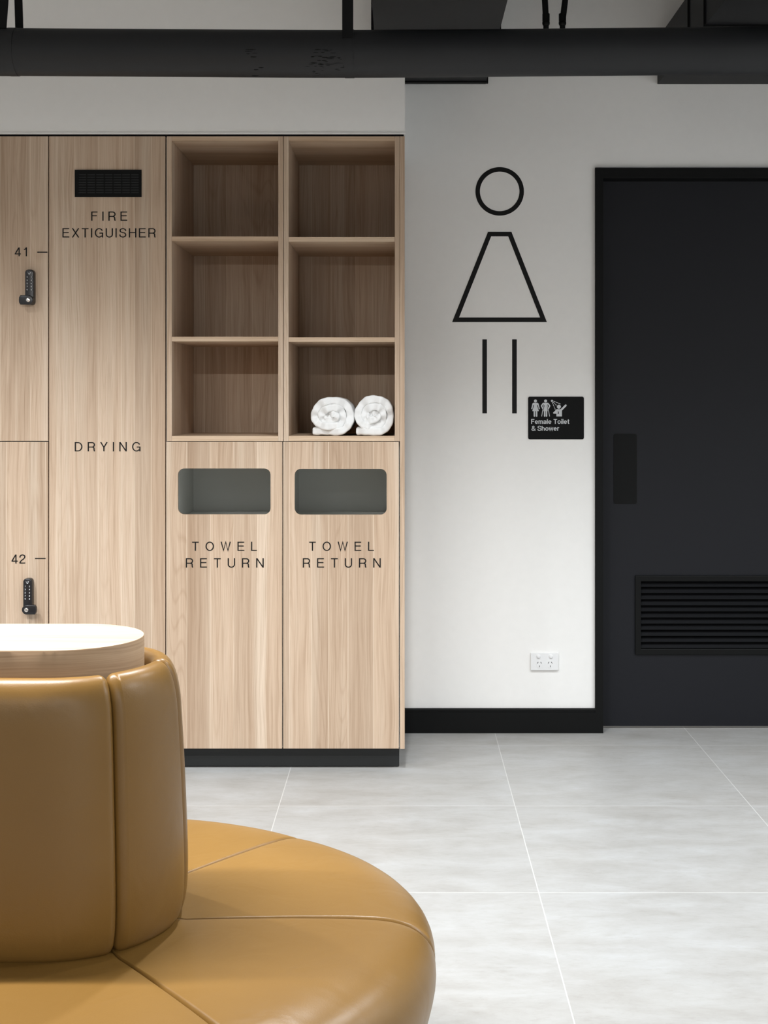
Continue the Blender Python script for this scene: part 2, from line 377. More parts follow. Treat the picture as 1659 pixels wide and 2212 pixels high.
def stroke(bm, pts, w, y, th, fx):
    """ribbon of width w along pts (unit space); fx maps to x,z"""
    pts = [p for i, p in enumerate(pts) if i == 0 or abs(p[0]-pts[i-1][0])+abs(p[1]-pts[i-1][1]) > 1e-5]
    NS[0] = (NS[0]+1) % 7; y = y-NS[0]*2.5e-5; th = th+NS[0]*2.5e-5
    n = len(pts); closed = n > 8 and (abs(pts[0][0]-pts[-1][0])+abs(pts[0][1]-pts[-1][1])) < 1e-6
    if closed: pts = pts[:-1]; n -= 1
    Lf, Rt = [], []
    for i, p in enumerate(pts):
        P = Vector(p)
        a = Vector(pts[i-1]) if (i > 0 or closed) else None
        b = Vector(pts[(i+1) % n]) if (i < n-1 or closed) else None
        d1 = (P-a).normalized() if a is not None else None; d2 = (b-P).normalized() if b is not None else None
        if d1 is None: d1 = d2
        if d2 is None: d2 = d1
        n1 = Vector((-d1.y, d1.x)); n2 = Vector((-d2.y, d2.x)); m = n1+n2
        m = n1 if m.length < 1e-4 else m.normalized(); k = min(1/max(m.dot(n1), .2), 2.6)
        Lf.append(P+m*k*w/2); Rt.append(P-m*k*w/2)
    V = [[bm.verts.new((fx(q)[0], yy, fx(q)[1])) for q in side] for yy in (y, y+th) for side in (Lf, Rt)]
    for i in range(n if closed else n-1):
        j = (i+1) % n
        bm.faces.new((V[0][i], V[0][j], V[1][j], V[1][i]))
        bm.faces.new((V[2][i], V[3][i], V[3][j], V[2][j]))
        bm.faces.new((V[0][i], V[2][i], V[2][j], V[0][j])); bm.faces.new((V[1][i], V[1][j], V[3][j], V[3][i]))
    if not closed:
        for i in (0, n-1): bm.faces.new((V[0][i], V[1][i], V[3][i], V[2][i]))
def lettering(lines, y, w=.105, th=.0008, wx=1.22):
    """lines: (text, px0, px1, py_top, py_bottom) on the plane at depth y"""
    bm = bmesh.new()
    for text, p0, p1, t, b in lines:
        x0, x1, z1, z0 = X(p0, y), X(p1, y), Z(t, y), Z(b, y); hh = z1-z0
        gs = [glyph(c, w) for c in text]
        tot = sum(g[1] for g in gs)*hh*wx
        gap = (x1-x0-tot)/max(1, len(gs)-1)
        cx = x0
        for g, adv in gs:
            for pl in g: stroke(bm, pl, w, y-th, th, lambda q, cx=cx: (cx+q[0]*hh*wx, z0+q[1]*hh))
            cx += adv*hh*wx+gap
    return bm
def dash(bm, p0, p1, py, y, px_t=2.2):
    box(bm, X(p0, y), X(p1, y), y-.0008, y, Z(py+px_t/2, y), Z(py-px_t/2, y))

# ------------------------------------------------------------------ the setting
YW = 5.71      # far wall
YC = 5.12      # cabinet fronts
YF = 5.695     # face of door frame and baseboard
ZC = 3.35
DX0, DX1 = X(1286, YF), X(1286, YF)+1.00
FW = X(1303, YF)-X(1286, YF)
ZD = Z(362, YF); ZD2 = Z(385, YF)
struct(obj('floor', bx(-4.2, 3.0, -6, 6.3, -.12, 0), FLOOR), 'pale grey stone look tile floor with thin light grout')
bm = bmesh.new()
box(bm, -4.2, DX0+.01, YW, YW+.14, 0, ZC); box(bm, DX0+.01, DX1-.01, YW, YW+.14, ZD-.01, ZC); box(bm, DX1-.01, 3.0, YW, YW+.14, 0, ZC)
struct(obj('wall_back', bm, PAINT), 'white painted far wall with the black door in it')
struct(obj('wall_right', bx(2.86, 3.0, -6, YW, 0, ZC), PAINT), 'white painted side wall')
struct(obj('ceiling', bx(-4.2, 3.0, -6, 6.3, ZC, ZC+.12), CEIL), 'grey ceiling above the black services')
xe = X(874.5, YC)
bm = bmesh.new(); zdl = Z(181, YW-.01)-.009
box(bm, -4.2, -.122, YC, YW, Z(287, YC), ZC); box(bm, -.122, xe, YC, YW, Z(287, YC), zdl); box(bm, -.122, xe, YC, YW, zdl+.226, ZC)
struct(obj('wall_left', bm, PAINT), 'white painted bulkhead above the timber lockers')
struct(obj('trim_1', bx(-4.2, xe+.001, YC-.004, YC+.02, Z(289.5, YC), Z(286.8, YC), bev=.001), PAINT), 'thin white bead along the underside of the bulkhead')
struct(obj('trim_2', bx(-4.2, xe-.004, YC+.012, YC+.03, Z(295, YC), Z(289.5, YC)), BLACK), 'black shadow gap strip above the lockers')
ykick = 5.171
struct(obj('trim_3', bx(-4.2, X(862.5, ykick), ykick, ykick+.018, .004, Z(1617, YC)), KICK), 'black kickboard under the timber lockers')
bm = bmesh.new(); zb = Z(1531, YF)
sec = [(YW, 0), (YF, 0), (YF, zb-.016), (YF+.003, zb-.014), (YF+.003, zb-.009), (YF, zb-.007), (YF+.002, zb), (YW, zb)]
r1 = [bm.verts.new((X(868, YF), y, z)) for y, z in sec]; r2 = [bm.verts.new((DX0, y, z)) for y, z in sec]
for i in range(len(sec)):
    j = (i+1) % len(sec); bm.faces.new((r1[i], r1[j], r2[j], r2[i]))
bm.faces.new(r1); bm.faces.new(r2[::-1])
struct(obj('baseboard_back', bm, BLACK), 'black moulded baseboard between the lockers and the door')

# door
yl = 5.78
dr = thing('door_1', 'black flush door with louvre grille and flat pull plate', 'door', (DX0, yl, 0)); dr['kind'] = 'structure'
bm = bmesh.new()
for (a, b, c, d) in ((DX0, DX0+FW, 0, ZD), (DX1-FW, DX1, 0, ZD), (DX0+FW, DX1-FW, ZD2, ZD)): box(bm, a, b, YF, YW+.14, c, d)
bevel(bm, .0015)
obj('door_frame', bm, BLACK, dr)
bm = bmesh.new()
x0g, x1g, z0g, z1g = X(1371.5, yl), X(1371.5, yl)+.62, Z(1413.5, yl), Z(1243, yl)
lx0, lx1 = DX0+FW-.002, DX1-FW+.002
lz0, lz1 = Z(1568.5, yl), ZD2+.004
bm = plate([(lx0, lz0), (lx1, lz0), (lx1, lz1), (lx0, lz1)], [[(x0g+.012, z0g+.012), (x1g-.012, z0g+.012), (x1g-.012, z1g-.012), (x0g+.012, z1g-.012)]], yl, yl+.04)
obj('door_leaf', bm, DOORM, dr)
pp = obj('pull_plate', plate(rrect(X(1325.5, yl), X(1375.5, yl), Z(1088.5, yl), Z(937, yl), .009), [], yl-.0025, yl), BLACK, dr)
pp['label'] = 'blacker rounded flat pull plate'
gr = bpy.data.objects.new('louvre_grille', None); COL.objects.link(gr); gr.parent = dr
wfr = X(1384, yl)-X(1371.5, yl)
bm = plate([(x0g, z0g), (x1g, z0g), (x1g, z1g), (x0g, z1g)], [[(x0g+wfr, z0g+wfr), (x1g-wfr, z0g+wfr), (x1g-wfr, z1g-wfr), (x0g+wfr, z1g-wfr)]], yl-.010, yl+.03)
bevel(bm, .002)
obj('grille_frame', bm, BLACK, gr)
ns = 11; hh = (z1g-z0g-2*wfr)/ns
for i in range(ns):
    zc = z1g-wfr-hh*(i+.5)
    bm = bmesh.new(); box(bm, x0g+wfr, x1g-wfr, -.016, .016, -.0013, .0013)
    bmesh.ops.rotate(bm, verts=bm.verts, cent=(0, 0, 0), matrix=Matrix.Rotation(math.radians(38), 3, 'X'))
    bmesh.ops.translate(bm, verts=bm.verts, vec=(0, yl+.008, zc))
    obj('slat', bm, DUCTM, gr)
obj('grille_back', bx(x0g+wfr-.002, x1g-wfr+.002, yl+.031, yl+.034, z0g+wfr-.002, z1g-wfr+.002), BLACK, gr)

# ------------------------------------------------------------------ joinery
YB = 5.700
ztop = Z(294.5, YC); zsplit = Z(953.5, YC); zbot = Z(1617, YC); zk = .005
GAP = .0021
def XP(p): return X(p, YC)
def ZP(p): return Z(p, YC)
def door_panel(name, px0, px1, z0, z1, par, hole=None, y=YC):
    x0, x1 = XP(px0)+GAP, XP(px1)-GAP
    if hole: bm = plate([(x0, z0), (x1, z0), (x1, z1), (x0, z1)], [hole], y, y+.018)
    else: bm = bx(x0, x1, y, y+.018, z0, z1, bev=.0008, seg=1)
    return obj(name, bm, WOOD, par)
def carcass(px0, px1, z0, z1, par, mat, y0):
    x0, x1 = XP(px0)+.0004, XP(px1)-.0004; t = .016
    bm = bmesh.new()
    box(bm, x0, x0+t, y0, YB, z0, z1); box(bm, x1-t, x1, y0, YB, z0, z1)
    box(bm, x0+t, x1-t, y0, YB, z0, z0+t); box(bm, x0+t, x1-t, y0, YB, z1-t, z1); box(bm, x0+t, x1-t, YB-.016, YB, z0+t, z1-t)
    return obj('carcass', bm, mat, par)

def keypad_lock(par, px, py, flip):
    """px,py: centre of the lock on the door plane; body .032 x .135"""
    k = XP(1)-XP(0)
    cx = X(px, YC); ztp, zbt = Z(py-38, YC), Z(py+38, YC)
    y = YC
    lk = bpy.data.objects.new('combination_lock', None); COL.objects.link(lk); lk.parent = par; lk['label'] = 'black keypad cam lock with turning lever'
    wd = .0165; yf = y-.027
    bm = plate(rrect(cx-wd, cx+wd, zbt, ztp, .012), [], yf, y)
    es = [e for e in bm.edges if all(abs(v.co.y-yf) < 1e-5 for v in e.verts) and len(e.link_faces) == 2 and e.calc_face_angle(0) > .5]
    bmesh.ops.bevel(bm, geom=es, offset=.004, segments=3, profile=.5, affect='EDGES')
    obj('lock_body', bm, LOCKM, lk, smooth=40)
    # lever
    zl = zbt+.0175; s = 1 if flip else -1
    pts = []
    for i in range(17):
        a = math.radians(90+180*i/16); pts.append((cx-s*(-1)*0+(.0175*math.cos(a))*s, zl+.0175*math.sin(a)))
    ex = cx+s*.036
    pts += [(ex-s*.006, zl-.0175), (ex-s*.001, zl-.010), (ex, zl), (ex-s*.001, zl+.010), (ex-s*.006, zl+.0175)]
    bm = plate(pts, [], y-.041, yf+.002)
    es = [e for e in bm.edges if all(abs(v.co.y-(y-.041)) < 1e-5 for v in e.verts) and len(e.link_faces) == 2 and e.calc_face_angle(0) > .5]
    bmesh.ops.bevel(bm, geom=es, offset=.003, segments=3, profile=.5, affect='EDGES')
    obj('lever', bm, LOCKM, lk, smooth=40)
    bm = bmesh.new(); knob(bm, cx, zl, .0082, y-.0455, y-.040, dome=.003)
    box(bm, cx-.0035, cx+.0035, y-.0457, y-.0452, zl-.0035, zl-.0025)
    obj('key_cylinder', bm, CHROME, lk, smooth=50)['label'] = 'chrome key cylinder'
    # keys: two columns of five, with their digits
    digs = '1234567890'
    for i in range(5):
        for j in range(2):
            kx = cx+(-.0078 if j == 0 else .0078); kz = ztp-.029-i*.0118
            bm = bmesh.new(); knob(bm, kx, kz, .0042, yf-.0012, yf+.0005, n=20, dome=.0008)
            kb = obj('key_button', bm, LOCKM, lk, smooth=40)
    bm = bmesh.new()
    for i in range(5):
        for j in range(2):
            kx = cx+(-.0078 if j == 0 else .0078); kz = ztp-.029-i*.0118
            cu = bpy.data.curves.new('d', 'FONT'); cu.body = digs[i*2+j]; cu.size = .0078; cu.extrude = .0002; cu.align_x = 'CENTER'; cu.align_y = 'CENTER'
            t = bpy.data.objects.new('d', cu); COL.objects.link(t)
            me = bpy.data.meshes.new_from_object(t.evaluated_get(bpy.context.evaluated_depsgraph_get()))
            bpy.data.objects.remove(t); bpy.data.curves.remove(cu)
            me.transform(Matrix(((1, 0, 0, kx), (0, 0, -1, yf-.0015), (0, 1, 0, kz), (0, 0, 0, 1))))
            bm.from_mesh(me); bpy.data.meshes.remove(me)
    obj('key_digits', bm, WHITE, lk)['label'] = 'white printed digits'
    bm = bmesh.new()
    zz = ztp-.013
    stroke(bm, [(-.0052, .003), (.0052, .003), (.0032, -.002), (-.0032, -.002), (-.0052, .003), (0, .003)], .0011, yf-.0005, .0005, lambda q: (cx+q[0], zz+q[1]))
    stroke(bm, [(-.0025, -.0045), (.0025, -.0045)], .002, yf-.0005, .0005, lambda q: (cx+q[0], zz+q[1]))
    obj('emblem', bm, SILVER, lk)['label'] = 'small silver emblem'
    return lk

# lockers of the left column
PL0, PL1 = -146, 105; PT1 = 357.8
lo = thing('locker', 'upper timber locker marked 41 with black keypad lock', 'locker', (XP(PL0), YC, zsplit), 'numbered lockers')
carcass(PL0, PL1, zsplit+.001, ztop, lo, MELA, YC+.02)
door_panel('door', PL0, PL1, zsplit+GAP, ztop, lo)
obj('number', lettering([('41', 32, 58, 534.4, 553.7)], YC), VINYL, lo)['label'] = 'black number 41'
bm = bmesh.new(); dash(bm, 80.5, 102.5, 544.8, YC); obj('dash_mark', bm, VINYL, lo)
keypad_lock(lo, 67.5, 621.5, False)
lo = thing('locker', 'lower timber locker marked 42 with black keypad lock', 'locker', (XP(PL0), YC, zbot), 'numbered lockers')
carcass(PL0, PL1, zbot, zsplit-.001, lo, MELA, YC+.02)
door_panel('door', PL0, PL1, zbot, zsplit-GAP, lo)
obj('number', lettering([('42', 25, 54.5, 1197.8, 1217.2)], YC), VINYL, lo)['label'] = 'black number 42'
bm = bmesh.new(); dash(bm, 75.8, 98.5, 1206.3, YC); obj('dash_mark', bm, VINYL, lo)
keypad_lock(lo, 63.5, 1286, True)
# tall cupboard
tc_ = thing('tall_cupboard', 'full height timber cupboard lettered FIRE EXTIGUISHER and DRYING', 'cupboard', (XP(PL1), YC, zbot))
carcass(PL1, PT1, zbot, ztop, tc_, MELA, YC+.02)
door_panel('door', PL1, PT1, zbot, ztop, tc_)
obj('fire_lettering', lettering([('FIRE', 197.2, 275, 457, 476.8)], YC), VINYL, tc_)['label'] = 'black word FIRE'
obj('extiguisher_lettering', lettering([('EXTIGUISHER', 135, 336, 493.1, 513)], YC), VINYL, tc_)['label'] = 'black word EXTIGUISHER'
obj('drying_lettering', lettering([('DRYING', 161.5, 303.5, 955, 975)], YC), VINYL, tc_)['label'] = 'black word DRYING'
vg = bpy.data.objects.new('vent_grille', None); COL.objects.link(vg); vg.parent = tc_; vg['label'] = 'black rectangular vent grille'
vx0, vx1, vz0, vz1 = XP(162), XP(306), ZP(426), ZP(367)
nx, nz = 7, 8; ix0, ix1, iz0, iz1 = XP(169), XP(301), ZP(419), ZP(375)
cw = (ix1-ix0)/nx; ch = (iz1-iz0)/nz
holes = [[(ix0+cw*i+.0016, iz0+ch*j+.0022), (ix0+cw*(i+1)-.0016, iz0+ch*j+.0022), (ix0+cw*(i+1)-.0016, iz0+ch*(j+1)-.0022), (ix0+cw*i+.0016, iz0+ch*(j+1)-.0022)] for i in range(nx) for j in range(nz)]
obj('grille_face', plate([(vx0, vz0), (vx1, vz0), (vx1, vz1), (vx0, vz1)], holes, YC-.004, YC-.0012), BLACK, vg)
obj('grille_mesh', bx(vx0+.003, vx1-.003, YC-.0011, YC, vz0+.003, vz1-.003), KICK, vg)

# open shelf units and towel return cabinets
t = XP(371.5)-XP(361)
mods = [(360.0, 612.0, 'left'), (612.6, 863.6, 'right')]
labs = ['open timber shelf unit with three empty compartments beside the tall cupboard', 'open timber shelf unit holding the two rolled white towels']
labt = ['timber towel return cabinet beside the tall cupboard, under the empty shelves', 'timber towel return cabinet under the shelves with towels, next to the white wall']
for n, (p0, p1, side) in enumerate(mods):
    x0, x1 = XP(p0)+.0005, XP(p1)-.0005
    o = thing('shelf_unit', labs[n], 'shelf', (x0, YC, zsplit), 'open shelf units')
    zs0 = zsplit+.001; dy = .6*n
    e = .0004
    for xx in (x0, x1-t): obj('side_panel', bx(xx, xx+t, YC, YB, zs0, ztop, bev=.0007, seg=1), EDGE_V if False else WOOD, o)
    obj('top_panel', bx(x0+t+e, x1-t-e, YC+.0006, YB, ZP(304), ztop, bev=.0007, seg=1), EDGE_H, o)
    obj('bottom_panel', bx(x0+t+e, x1-t-e, YC+.0006, YB, zs0, ZP(942), bev=.0007, seg=1), EDGE_H, o)
    obj('shelf_board', bx(x0+t+e, x1-t-e, YC+.0006, YB-.03, ZP(520.6+dy*2), ZP(510.8+dy*2), bev=.0007, seg=1), EDGE_H, o)
    obj('shelf_board', bx(x0+t+e, x1-t-e, YC+.0006, YB-.03, ZP(737.3+dy*2), ZP(727.4+dy*2), bev=.0007, seg=1), EDGE_H, o)
    obj('back_panel', bx(x0+t+e, x1-t-e, YB-.045, YB-.029, ZP(942), ZP(304)), WOOD, o)
    # cabinet
    q0, q1 = (358.0, 610.6) if n == 0 else (610.6, 862.6)
    o = thing('towel_return_cabinet', labt[n], 'cabinet', (XP(q0), YC, zbot), 'towel return cabinets')
    carcass(q0, q1, zbot, zsplit-.001, o, MELA, YC+.02)
    h0, h1 = ((384, 584.5) if n == 0 else (636.3, 835.3)); v0, v1 = ((1012, 1111.3) if n == 0 else (1012.8, 1112))
    door_panel('door', q0, q1, zbot, zsplit-GAP, o, rrect(XP(h0), XP(h1), ZP(v1), ZP(v0), .024))
    zi = Z(1104.5, 5.66)
    obj('inner_shelf', bx(XP(q0)+.018, XP(q1)-.018, YC+.024, YB-.018, zi-.016, zi), MELA, o)
    d = 0 if n == 0 else 252.8
    obj('towel_lettering', lettering([('TOWEL', 415+d, 555+d, 1170.2, 1189.8)], YC), VINYL, o)['label'] = 'black word TOWEL'
    obj('return_lettering', lettering([('RETURN', 401.4+d, 569.7+d, 1205.8, 1226)], YC), VINYL, o)['label'] = 'black word RETURN'
ep = obj('end_panel', bx(XP(863.8), XP(874.2), YC-.001, YB, ZP(1617.5), ztop, bev=.0008, seg=1), WOOD, None, (XP(863.8), YC, zbot))
tag(ep, 'narrow full height timber end panel closing the locker run at the white wall', 'panel')

# ------------------------------------------------------------------ towels
def towel(name, label, px0, px1, py_top, py_bot, seed):
    y0 = YC+.035; L = .36
    rnd = random.Random(seed)
    x0, x1, zt, zb = X(px0, y0), X(px1, y0), Z(py_top, y0), Z(py_bot, y0)
    # centre line traced in a 605 x 523 box, y down
    C = [(28, 472), (120, 474), (260, 474), (400, 474), (492, 432), (545, 340), (552, 240), (515, 140), (430, 76), (320, 52), (200, 70), (110, 130), (60, 215), (60, 300), (110, 370), (190, 402), (290, 405), (385, 390),
         (440, 330), (448, 250), (415, 180), (340, 150), (250, 160), (175, 205), (150, 270), (185, 320), (270, 326), (345, 300), (352, 262), (310, 240), (258, 246), (232, 280), (262, 292)]
    C = spl(C, 8); n = len(C); th = 53
    bm = bmesh.new(); K = 20; rings = []
    sx, sz = (x1-x0)/605, (zt-zb)/523
    for i, (u, v) in enumerate(C):
        a, b = C[max(i-1, 0)], C[min(i+1, n-1)]
        d = Vector((b[0]-a[0], b[1]-a[1])).normalized(); nx_, nv = -d.y, d.x
        e = 1.0
        if i < 4: e = (.62, .85, .95, .99)[i]
        if i > n-5: e = (.55, .8, .92, .98)[n-1-i]
        w = th*e*(1+.07*math.sin(i*.31+seed)+.04*math.sin(i*.9+seed*2))
        fy = .010*math.sin(i*.13+seed)+.004*math.sin(i*.45)
        ring = []
        for k in range(K):      # stadium section: thickness x depth
            ang = PI*(k/(K/2-1)) if k < K//2 else PI*((k-K//2)/(K/2-1))
            if k < K//2: off, yy = math.cos(ang), y0+fy-.0095*abs(math.sin(ang))**.6*(1-.22*math.exp(-((ang-PI/2)/.32)**2))
            else: off, yy = -math.cos(ang), y0+L+fy+.012*math.sin(ang)
            ring.append(bm.verts.new((x0+(u+nx_*off*w)*sx, yy, zb+(523-(v+nv*off*w))*sz)))
        rings.append(ring)
    for q, w_ in zip(rings, rings[1:]):
        for k in range(K): bm.faces.new((q[k], q[(k+1) % K], w_[(k+1) % K], w_[k]))
    bm.faces.new(rings[0]); bm.faces.new(rings[-1][::-1])
    mn = min(v.co.z for v in bm.verts)
    for v in bm.verts: v.co.z += ZP(942)+.0005-mn
    o = obj(name, bm, TERRY, None, ((x0+x1)/2, y0, ZP(942)+.0005), smooth=70)
    tag(o, label, 'towel', 'rolled towels on the shelf')
towel('rolled_towel', 'rolled white towel with open shelf on its free side, slightly lower roll', 671, 764.5, 860, 942, 1.0)
towel('rolled_towel', 'rolled white towel pressed against the shelf side by the white wall', 765.5, 850, 856.5, 942, 2.3)

# ------------------------------------------------------------------ wall graphics, sign, outlet
y = YW
pg = thing('restroom_pictogram', 'large black outline woman figure on the white wall', 'pictogram', (X(1079, y), y, Z(893, y)))
def wp(l): return [(X(a, y), Z(b, y)) for a, b in l]
def wcirc(a, b, r): return circ(X(a, y), Z(b, y), r*y/F, 96)
obj('head_ring', plate(wcirc(1079.4, 413.5, 52.4), [wcirc(1079.4, 413.5, 42.7)], y-.0012, y), VINYL, pg)
obj('skirt_outline', plate(wp([(1054.2, 500.7), (1104.7, 500.7), (1181.3, 695.7), (976.8, 695.7)]), [wp([(1061, 510.6), (1097.8, 510.6), (1166.7, 685.9), (991.6, 685.9)])], y-.0012, y), VINYL, pg)
for a in (1042, 1106.4): obj('leg', plate(wp([(a, 733), (a+9.8, 733), (a+9.8, 893), (a, 893)]), [], y-.0012, y), VINYL, pg)

sg = thing('toilet_sign', 'small black plaque reading Female Toilet & Shower beside the door', 'sign', (X(1201, y), y, Z(948.5, y)))
bm = plate(rrect(X(1140.8, y), X(1261, y), Z(948.8, y), Z(857, y), .007), [], y-.004, y)
obj('plaque', bm, plain('sign_black', (0.0045, 0.0047, 0.0048, 1), .45, spec=.12), sg)
ys = y-.004
def sp(l): return [(X(1100+a/8.295, ys), Z(830+b/8.295, ys)) for a, b in l]
def sc_(a, b, r): return circ(X(1100+a/8.295, ys), Z(830+b/8.295, ys), r/8.295*ys/F, 32)
def picto(name, polys, lab):
    bm = bmesh.new()
    for i, ps in enumerate(polys):
        outer, holes = ps if isinstance(ps, tuple) else (ps, [])
        b2 = plate(outer, holes, ys-.0006-i*2.5e-5, ys); me = bpy.data.meshes.new('t'); b2.to_mesh(me); b2.free(); bm.from_mesh(me); bpy.data.meshes.remove(me)
    obj(name, bm, SILVER, sg)['label'] = lab
def bar(a, b, w):
    d = Vector((b[0]-a[0], b[1]-a[1])).normalized(); q = Vector((-d.y, d.x))*w/2
    return [(a[0]+q.x, a[1]+q.y), (b[0]+q.x, b[1]+q.y), (b[0]-q.x, b[1]-q.y), (a[0]-q.x, a[1]-q.y)]
def rbar(a, b, w, n=8):
    d = Vector((b[0]-a[0], b[1]-a[1])).normalized(); th = math.atan2(d.y, d.x); out = []
    for i in range(n+1): q = th-PI/2+PI*i/n; out.append((b[0]+w/2*math.cos(q), b[1]+w/2*math.sin(q)))
    for i in range(n+1): q = th+PI/2+PI*i/n; out.append((a[0]+w/2*math.cos(q), a[1]+w/2*math.sin(q)))
    return out
picto('woman_symbol', [sc_(470, 300, 27), sp([(432, 332), (508, 332), (528, 350), (498, 380), (531, 482), (413, 482), (443, 380), (412, 350)]),
      sp(rbar((424, 350), (406, 438), 19)), sp(rbar((516, 350), (538, 438), 19)), sp(rbar((451, 470), (451, 570), 26)), sp(rbar((491, 470), (491, 570), 26))], 'silver standing woman symbol')
picto('crutches_symbol', [sc_(652, 300, 27), sp([(610, 332), (692, 332), (705, 346), (672, 380), (690, 482), (612, 482), (632, 380), (598, 346)]),
      sp(rbar((606, 346), (577, 388), 22)), sp(rbar((577, 388), (598, 432), 19)), sp(rbar((697, 346), (727, 388), 22)), sp(rbar((727, 388), (706, 432), 19)),
      sp(bar((617, 372), (581, 576), 11)), sp(bar((683, 372), (724, 576), 11)), sp(rbar((635, 470), (635, 570), 25)), sp(rbar((668, 470), (668, 570), 25))], 'silver woman with crutches symbol')
shw = [sc_(890, 403, 36), (sp([(845, 447), (944, 447), (944, 576), (845, 576), (845, 528)]), [sp([(868, 490), (888, 490), (888, 532), (862, 532), (874, 520), (874, 506)])]),
       sp(rbar((930, 462), (1012, 380), 34)), sp(rbar((858, 458), (802, 512), 26)), sp(rbar((800, 514), (860, 514), 28)), sp([(746, 286), (768, 277), (790, 294), (768, 322), (752, 314)]), sp([(830, 462), (862, 447), (850, 510), (808, 512)])]
for a, b in (((795, 302), (830, 318)), ((838, 322), (868, 334)), ((878, 338), (920, 355)), ((785, 318), (803, 335)), ((808, 340), (822, 354)), ((828, 360), (846, 378)), ((770, 325), (783, 352)), ((787, 362), (798, 390)), ((803, 400), (812, 420)), ((816, 430), (825, 452))):
    shw.append(sp(bar(a, b, 11)))
picto('shower_symbol', shw, 'silver figure under shower symbol')
obj('sign_lettering', lettering([('Female Toilet', 1147.3, 1229.8, 905.2, 915.6), ('& Shower', 1148.2, 1207.8, 920, 930.4)], ys, w=.15, th=.0006), SILVER, sg)['label'] = 'silver words Female Toilet & Shower'

po = thing('power_outlet', 'white double power outlet low on the white wall', 'power outlet', (X(1176, y), y, Z(1449, y)))
def ox(a): return X(1120+a/13.825, y-.009)
def oz(b): return Z(1390+b/13.825, y-.009)
obj('face_plate', bx(ox(372), ox(1190), y-.0095, y, oz(797), oz(293), bev=.0012), PLASTIC, po)
for a in (600, 970):
    bm = bmesh.new(); knob(bm, ox(a), oz(386), .0076, y-.0145, y-.0092, dome=.0015)
    obj('switch', bm, PLASTIC, po, smooth=40)
for a in (628, 950):
    bm = plate(circ(ox(a), oz(628), .0132, 40, .0155), [], y-.0108, y-.0094)
    sk = obj('socket', bm, PLASTIC, po)
    for (da, db, rot) in ((-54, -55, -28), (44, -55, 28), (-1, 50, 0)):
        b2 = bmesh.new(); box(b2, -.0011, .0011, y-.0112, y-.0106, -.0036, .0036)
        bmesh.ops.rotate(b2, verts=b2.verts, cent=(0, 0, 0), matrix=Matrix.Rotation(math.radians(-rot), 3, 'Y'))
        bmesh.ops.translate(b2, verts=b2.verts, vec=(ox(a+da), 0, oz(628+db)))
        obj('pin_slot', b2, SLOTM, sk)['label'] = 'dark pin slot'

# ------------------------------------------------------------------ services overhead
YP = 4.40
def pp_(px, py): return (X(px, YP), YP, Z(py, YP))
pr = 50.3*YP/F
pts = [pp_(-900, 107), pp_(-10, 112.4), pp_(360, 114.6), pp_(755, 116.6), pp_(1200, 113.4), pp_(1680, 109.0), pp_(2300, 103)]
sm = spl(pts, 10)
pi_ = thing('waste_pipe', 'thick black overhead pipe running across the top', 'pipe', pp_(755, 116.6))
bm = bmesh.new(); tube(bm, sm, pr, 40); obj('pipe_body', bm, PIPEM, pi_, smooth=40)
bm = bmesh.new(); tube(bm, [pp_(-60, 112), pp_(24, 112.6)], pr*1.012, 40); obj('coupling', bm, PIPEM, pi_, smooth=40)
bm = bmesh.new()
rg = random.Random(3)
for (a, b, n) in ((548, 128, 8), (700, 128, 16), (690, 150, 16), (720, 140, 10), (735, 150, 6), (560, 163, 3), (690, 166, 8)):
    for i in range(n):
        qx, qy = a+rg.uniform(-24, 24)*(.5 if n < 9 else 1), b+rg.uniform(-9, 9)
        c = (116.2-qy)/50.3; c = max(-.985, min(.985, c)); ax = X(qx, YP); zz = Z(116.2, YP)+pr*c; yy = YP-pr*math.sqrt(1-c*c)
        bmesh.ops.create_icosphere(bm, subdivisions=1, radius=1, matrix=Matrix.Translation((ax, yy, zz)) @ Matrix.Diagonal((rg.uniform(.003, .014), .0010, rg.uniform(.0007, .0018), 1)))
obj('paint_drip', bm, BLACK, pi_)['kind'] = 'stuff'
def hanger(label, px, py, rods, w):
    c = Vector(pp_(px, py)); o = thing('pipe_hanger', label, 'pipe hanger', (c.x, c.y, c.z-pr), 'strap hangers of the overhead pipe')
    bm = bmesh.new(); rr = pr*1.018; n = 48
    ring = [[bm.verts.new((c.x+dx, c.y+q*math.cos(2*PI*i/n), c.z+q*math.sin(2*PI*i/n))) for i in range(n)] for dx, q in ((-w/2, rr), (w/2, rr), (w/2, pr*1.004), (-w/2, pr*1.004))]
    for a in range(4):
        for i in range(n): bm.faces.new((ring[a][i], ring[a][(i+1) % n], ring[(a+1) % 4][(i+1) % n], ring[(a+1) % 4][i]))
    obj('ring_strap', bm, STRAPM if w > .04 else PIPEM, o, smooth=40)
    for (tx, dy, wt, bxx) in rods:     # strap from the ring up to the ceiling
        bm = bmesh.new(); z0, z1 = c.z+pr*1.03*math.sqrt(1-min(.99, (dy/pr)**2)), ZC
        x0, x1 = X(bxx, YP), X(tx, YP)
        vs = []
        for z, xx in ((z0, x0), (z1, x0+(x1-x0)*(z1-z0)/(Z(0, YP)-z0))):
            vs += [bm.verts.new((xx+sx*wt/2, c.y+dy+sy*.0025, z)) for sx, sy in ((-1, -1), (1, -1), (1, 1), (-1, 1))]
        for i in range(4): bm.faces.new((vs[i], vs[(i+1) % 4], vs[4+(i+1) % 4], vs[4+i]))
        bm.faces.new(vs[:4]); bm.faces.new(vs[4:])
        obj('hanger_strap', bm, STRAPM, o)
hanger('black strap hanger with one straight drop strap, near the middle of the pipe', 755, 116.6, [(753, -pr*.9, 23.5*YP/F, 753)], .030)
